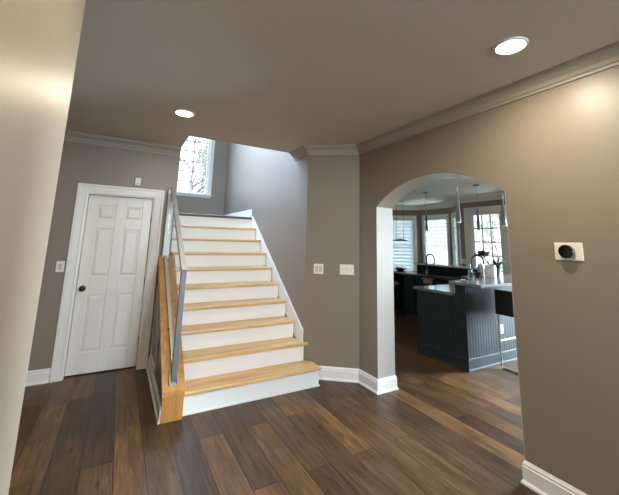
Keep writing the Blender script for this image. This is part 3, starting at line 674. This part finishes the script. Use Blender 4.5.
faucet((5.10, 3.585, 0.9105), (0.57, -0.82, 0), 0.46, 0.088, 'tall curved faucet on the peninsula behind the white vase')

# grey stool and dark bowl near the far end
gs = empty('counter_stool', (5.30, 5.72, 0), 'small grey stool tucked at the far counter beside the arch jamb', 'stool')
bm = B(); lathe(bm, [(0, 0.0), (0.16, 0.0), (0.18, 0.015), (0.18, 0.05), (0.15, 0.065), (0, 0.065)], (5.30, 5.72, 0.64), 28); build('seat', bm, mat('grey_fabric', srgb(128, 126, 124), 0.8, noise=0.1, nscale=50), gs, smooth=True)
for k in range(4):
    a = pi / 4 + k * pi / 2; build('leg', tube(B(), [(5.30 + 0.12 * cos(a), 5.72 + 0.12 * sin(a), 0.645), (5.30 + 0.17 * cos(a), 5.72 + 0.17 * sin(a), 0.0)], 0.013, 8), BLACKM, gs, smooth=True)
db = empty('dark_bowl', (5.72, 5.86, 0.9235), 'low dark bowl of leaves on the far end of the dark worktop', 'bowl')
bm = B(); lathe(bm, [(0, 0), (0.07, 0), (0.12, 0.035), (0.135, 0.045), (0.125, 0.045), (0.06, 0.012), (0, 0.012)], db.location, 24); build('bowl', bm, BLACKM, db, smooth=True)
bm = B()
for i in range(46):
    a = random.random() * 2 * pi; rr = random.random() ** .5 * 0.13; c = Vector((5.72 + rr * cos(a), 5.86 + rr * sin(a), 0.965 + random.random() * 0.04))
    m = Matrix.Translation(c) @ Matrix.Rotation(a, 4, 'Z') @ Matrix.Rotation(random.uniform(-.7, .7), 4, 'Y')
    prism(bm, [m @ Vector(v) for v in ((-0.02, 0, 0), (0.01, -0.014, 0.003), (0.045, 0, -0.004), (0.01, 0.014, 0.003))], (0, 0, 0.001))
build('leaves', bm, mat('dark_leaf', srgb(24, 32, 26), 0.6, noise=0.3, nscale=30), db)

# ------------------------------------------------------------------ things on the bar
vz = 1.0625
va = empty('flower_vase', (4.967, 3.185, vz), 'squat white ceramic vase of dark red roses on the bar', 'vase')
bm = B(); lathe(bm, [(0, 0), (0.07, 0), (0.079, 0.01), (0.083, 0.09), (0.079, 0.165), (0.082, 0.18), (0.074, 0.18), (0.07, 0.16), (0.06, 0.03), (0, 0.03)], va.location, 32); build('vase_body', bm, CERAM, va, smooth=True)
bm = B()
heads = []
for i in range(9):
    a = i * 2.4; rr = 0.028 * i ** .5
    heads.append(Vector((4.912 + rr * cos(a), 3.262 + rr * sin(a), vz + 0.36 - rr * 0.5 + 0.03 * (i % 2))))
for h in heads: tube(bm, [Vector((4.967, 3.185, vz + 0.06)), Vector((4.962, 3.192, vz + 0.19)), h], 0.003, 6)
build('stems', bm, LEAF, va)
for h in heads:
    bm = B()
    for ring, (rr, n, tilt) in enumerate(((0.010, 4, 0.25), (0.018, 5, 0.55), (0.026, 6, 0.95))):
        for k in range(n):
            a = 2 * pi * k / n + ring; m = Matrix.Translation(h) @ Matrix.Scale(1.55, 4) @ Matrix.Rotation(a, 4, 'Z') @ Matrix.Translation((rr * 0.45, 0, 0)) @ Matrix.Rotation(tilt, 4, 'Y')
            grid = [[bm.verts.new(m @ Vector((0.008 * (v * v - .2) * (1 if u else 1), (u - 1) * 0.012 * (1 - abs(v - 1) * .35), v * 0.019 - 0.012 + 0.0))) for v in range(3)] for u in range(3)]
            for u in range(2):
                for v in range(2): bm.faces.new((grid[u][v], grid[u + 1][v], grid[u + 1][v + 1], grid[u][v + 1]))
    o = build('rose', bm, ROSE, va); s = o.modifiers.new('thick', 'SOLIDIFY'); s.thickness = 0.002
pp = empty('potted_plant', (5.46, 3.39, vz), 'spiky green plant in a small grey pot beside the white vase', 'plant')
bm = B(); lathe(bm, [(0, 0), (0.045, 0), (0.062, 0.095), (0.062, 0.108), (0.054, 0.108), (0.05, 0.09), (0, 0.09)], pp.location, 24); build('pot', bm, mat('grey_pot', srgb(92, 96, 102), 0.6, noise=0.1), pp, smooth=True)
bm = B()
for i in range(44):
    a = i * 2.399; L = random.uniform(0.2, 0.31); lean = random.uniform(0.5, 1.6); b0 = Vector((5.46, 3.39, vz + 0.09)); pv = None
    side = Vector((-sin(a), cos(a), 0))
    for k in range(5):
        t = k / 4; p = b0 + Vector((cos(a), sin(a), 0)) * (L * t * sin(lean) * (0.5 + 0.5 * t)) + Vector((0, 0, L * t * cos(lean * (0.6 + 0.55 * t))))
        wv = 0.021 * (1 - t) ** .6 + 0.0006; c = (bm.verts.new(p - side * wv), bm.verts.new(p + side * wv))
        if pv: bm.faces.new((pv[0], pv[1], c[1], c[0]))
        pv = c
o = build('leaves', bm, LEAF, pp); s = o.modifiers.new('thick', 'SOLIDIFY'); s.thickness = 0.0015
j = empty('glass_jar', (5.03, 3.375, vz), 'pale glass jar with a white lid behind the white vase', 'jar')
bm = B(); lathe(bm, [(0, 0.0), (0.05, 0.0), (0.055, 0.01), (0.055, 0.13), (0.045, 0.155), (0.04, 0.155), (0.05, 0.125), (0.05, 0.012), (0, 0.012)], j.location, 24); build('glass_body', bm, FROST, j, smooth=True)
bm = B(); lathe(bm, [(0, 0.205), (0.012, 0.2), (0.016, 0.19), (0.03, 0.182), (0.047, 0.172), (0.047, 0.157), (0, 0.157)], j.location, 24); build('lid', bm, CERAM, j, smooth=True)
bw = empty('candle_bowl', (4.875, 3.335, vz), 'small dark brown bowl between the glass bottle and white vase', 'bowl')
bm = B(); lathe(bm, [(0, 0), (0.03, 0), (0.045, 0.03), (0.05, 0.06), (0.045, 0.06), (0.04, 0.034), (0, 0.02)], bw.location, 24); build('bowl', bm, mat('brown_glaze', srgb(58, 34, 28), 0.2, noise=0.3, nscale=40), bw, smooth=True)
gb = empty('glass_bottle', (4.79, 3.405, vz), 'slim teal glass bottle at the back edge of the bar', 'bottle')
bm = B(); lathe(bm, [(0, 0), (0.03, 0), (0.033, 0.008), (0.033, 0.075), (0.022, 0.1), (0.012, 0.115), (0.012, 0.15), (0, 0.15)], gb.location, 20); build('body', bm, mat('teal_glass', srgb(120, 160, 170), 0.1, noise=0.05, trans=0.6), gb, smooth=True)
bm = B(); lathe(bm, [(0, 0.165), (0.014, 0.163), (0.014, 0.151), (0, 0.151)], gb.location, 16); build('stopper', bm, STEEL, gb, smooth=True)

# ------------------------------------------------------------------ pendants
def pendant(x, y, label):
    r = empty('pendant_light', (x, y, ZC), label, 'pendant light', 'slim glass cone pendants in the kitchen')
    bm = B(); lathe(bm, [(0, -0.022), (0.055, -0.02), (0.062, -0.008), (0.062, 0), (0, 0)], (x, y, ZC), 24); build('canopy', bm, GREYMETAL, r, smooth=True)
    build('cable', tube(B(), [(x, y, ZC - 0.02), (x, y, 2.27)], 0.003, 6), GREYMETAL, r)
    bm = B(); lathe(bm, [(0, 2.30), (0.009, 2.30), (0.012, 2.25), (0.014, 2.18), (0, 2.18)], (x, y, 0), 16); build('socket', bm, STEEL, r, smooth=True)
    bm = B(); lathe(bm, [(0.0145, 2.24), (0.017, 2.2), (0.034, 1.86), (0.036, 1.84), (0.033, 1.84), (0.015, 2.18)], (x, y, 0), 24); build('cone_shade', bm, mat('pendant_glass', srgb(150, 157, 162), 0.12, noise=0.02, trans=0.35) if 'pendant_glass' not in bpy.data.materials else bpy.data.materials['pendant_glass'], r, smooth=True)
    bm = B(); lathe(bm, [(0, 1.825), (0.03, 1.83), (0.035, 1.842), (0.031, 1.86), (0, 1.862)], (x, y, 0), 20); build('diffuser', bm, CERAM, r, smooth=True)
    return r
p0 = pendant(3.896, 2.90, 'glass cone pendant hanging over the near corner of the peninsula')
copy_tree(p0, (4.935, 2.90, ZC), 'glass cone pendant partly cut by the right edge of the arch')
copy_tree(p0, (6.02, 5.315, ZC), 'small dark cone pendant in front of the middle bay window')
copy_tree(p0, (6.02, 4.04, ZC), 'cone pendant hanging in front of the glazed door')
lp = empty('linear_pendant', (6.71, 6.86, ZC), 'wide shallow pendant on two cables before the left bay window', 'pendant light')
dd = Vector((0.707, -0.707, 0)); c0 = Vector((6.71, 6.86, 0))
m = frame_m(c0 - dd, c0 + dd)
build('canopy', bx(1 - 0.13, 1 + 0.13, -0.03, 0.03, ZC - 0.025, ZC, mtx=m), GREYMETAL, lp, bev=0.004)
for s in (-1, 1):
    p = c0 + dd * 0.095 * s; build('cable', tube(B(), [p + Vector((0, 0, ZC - 0.02)), p + Vector((0, 0, 1.665))], 0.005, 6), GREYMETAL, lp)
bm = B(); lathe(bm, [(0, 0.055), (0.07, 0.05), (0.15, 0.028), (0.22, 0.0), (0.225, -0.006), (0.15, 0.018), (0.07, 0.038), (0, 0.042)], (6.71, 6.86, 1.615), 36); build('shade', bm, GREYMETAL, lp, smooth=True)
bm = B(); lathe(bm, [(0, -0.0), (0.05, 0.005), (0.06, 0.03), (0.05, 0.04), (0, 0.04)], (6.71, 6.86, 1.615), 20); build('diffuser', bm, CERAM, lp, smooth=True)

# ------------------------------------------------------------------ outside
GRASS = mat('lawn_hazed', srgb(176, 178, 170), 0.9, noise=0.25, nscale=1.5)  # lawn colour lightened for outdoor haze and to bounce light indoors
bm = bx(-30, 40, -30, 40, -0.6, -0.35); struct('ground', bm, GRASS)
BARK = mat('bark_hazed', srgb(140, 139, 138), 0.9, noise=0.2, nscale=12); TLEAF = mat('foliage_hazed', srgb(156, 170, 142), 0.7, noise=0.3, nscale=4)  # bark and leaves lightened to mimic overexposed haze outdoors
def grow(bm, lf, p, d, L, r, depth, rnd):
    q = p + d * L; mid = p.lerp(q, .5) + Vector((rnd.uniform(-1, 1), rnd.uniform(-1, 1), rnd.uniform(-1, 1))) * L * .06
    tube(bm, [p, mid, q], r, 5 if depth < 3 else 6, r * .68)
    if depth == 0:
        return
    for k in range(rnd.choice((2, 3))):
        n = (d + Vector((rnd.uniform(-1, 1), rnd.uniform(-1, 1), rnd.uniform(-.5, .8))) * .75).normalized()
        grow(bm, lf, p.lerp(q, rnd.uniform(.55, 1)), n, L * rnd.uniform(.6, .82), r * .6, depth - 1, rnd)
    if depth <= 2:
        for k in range(5):
            c = p.lerp(q, rnd.random()) + Vector((rnd.gauss(0, 1), rnd.gauss(0, 1), rnd.gauss(0, 1))) * .12; a = Vector((rnd.gauss(0, 1), rnd.gauss(0, 1), rnd.gauss(0, 1))).normalized(); b = a.orthogonal()
            lf.faces.new([lf.verts.new(c + v) for v in (a * .07, b * .035, -a * .07, -b * .035)])
def tree(loc, label, seed, L=1.9, r=0.1, depth=5):
    rnd = random.Random(seed); t = empty('garden_tree', loc, label, 'tree', 'trees outside the windows')
    bm, lf = B(), B(); grow(bm, lf, Vector(loc), Vector((0.05, 0.03, 1)), L, r, depth, rnd)
    build('trunk', bm, BARK, t); build('foliage', lf, TLEAF, t)
    return t
tree((1.5, 13.0, -0.35), 'bare branching tree seen through the tall stair window', 3, 2.4, 0.11, 6)
tree((13.5, 8.3, -0.35), 'leafy tree paled for haze seen through the glazed kitchen door', 11, 1.5, 0.05, 6)
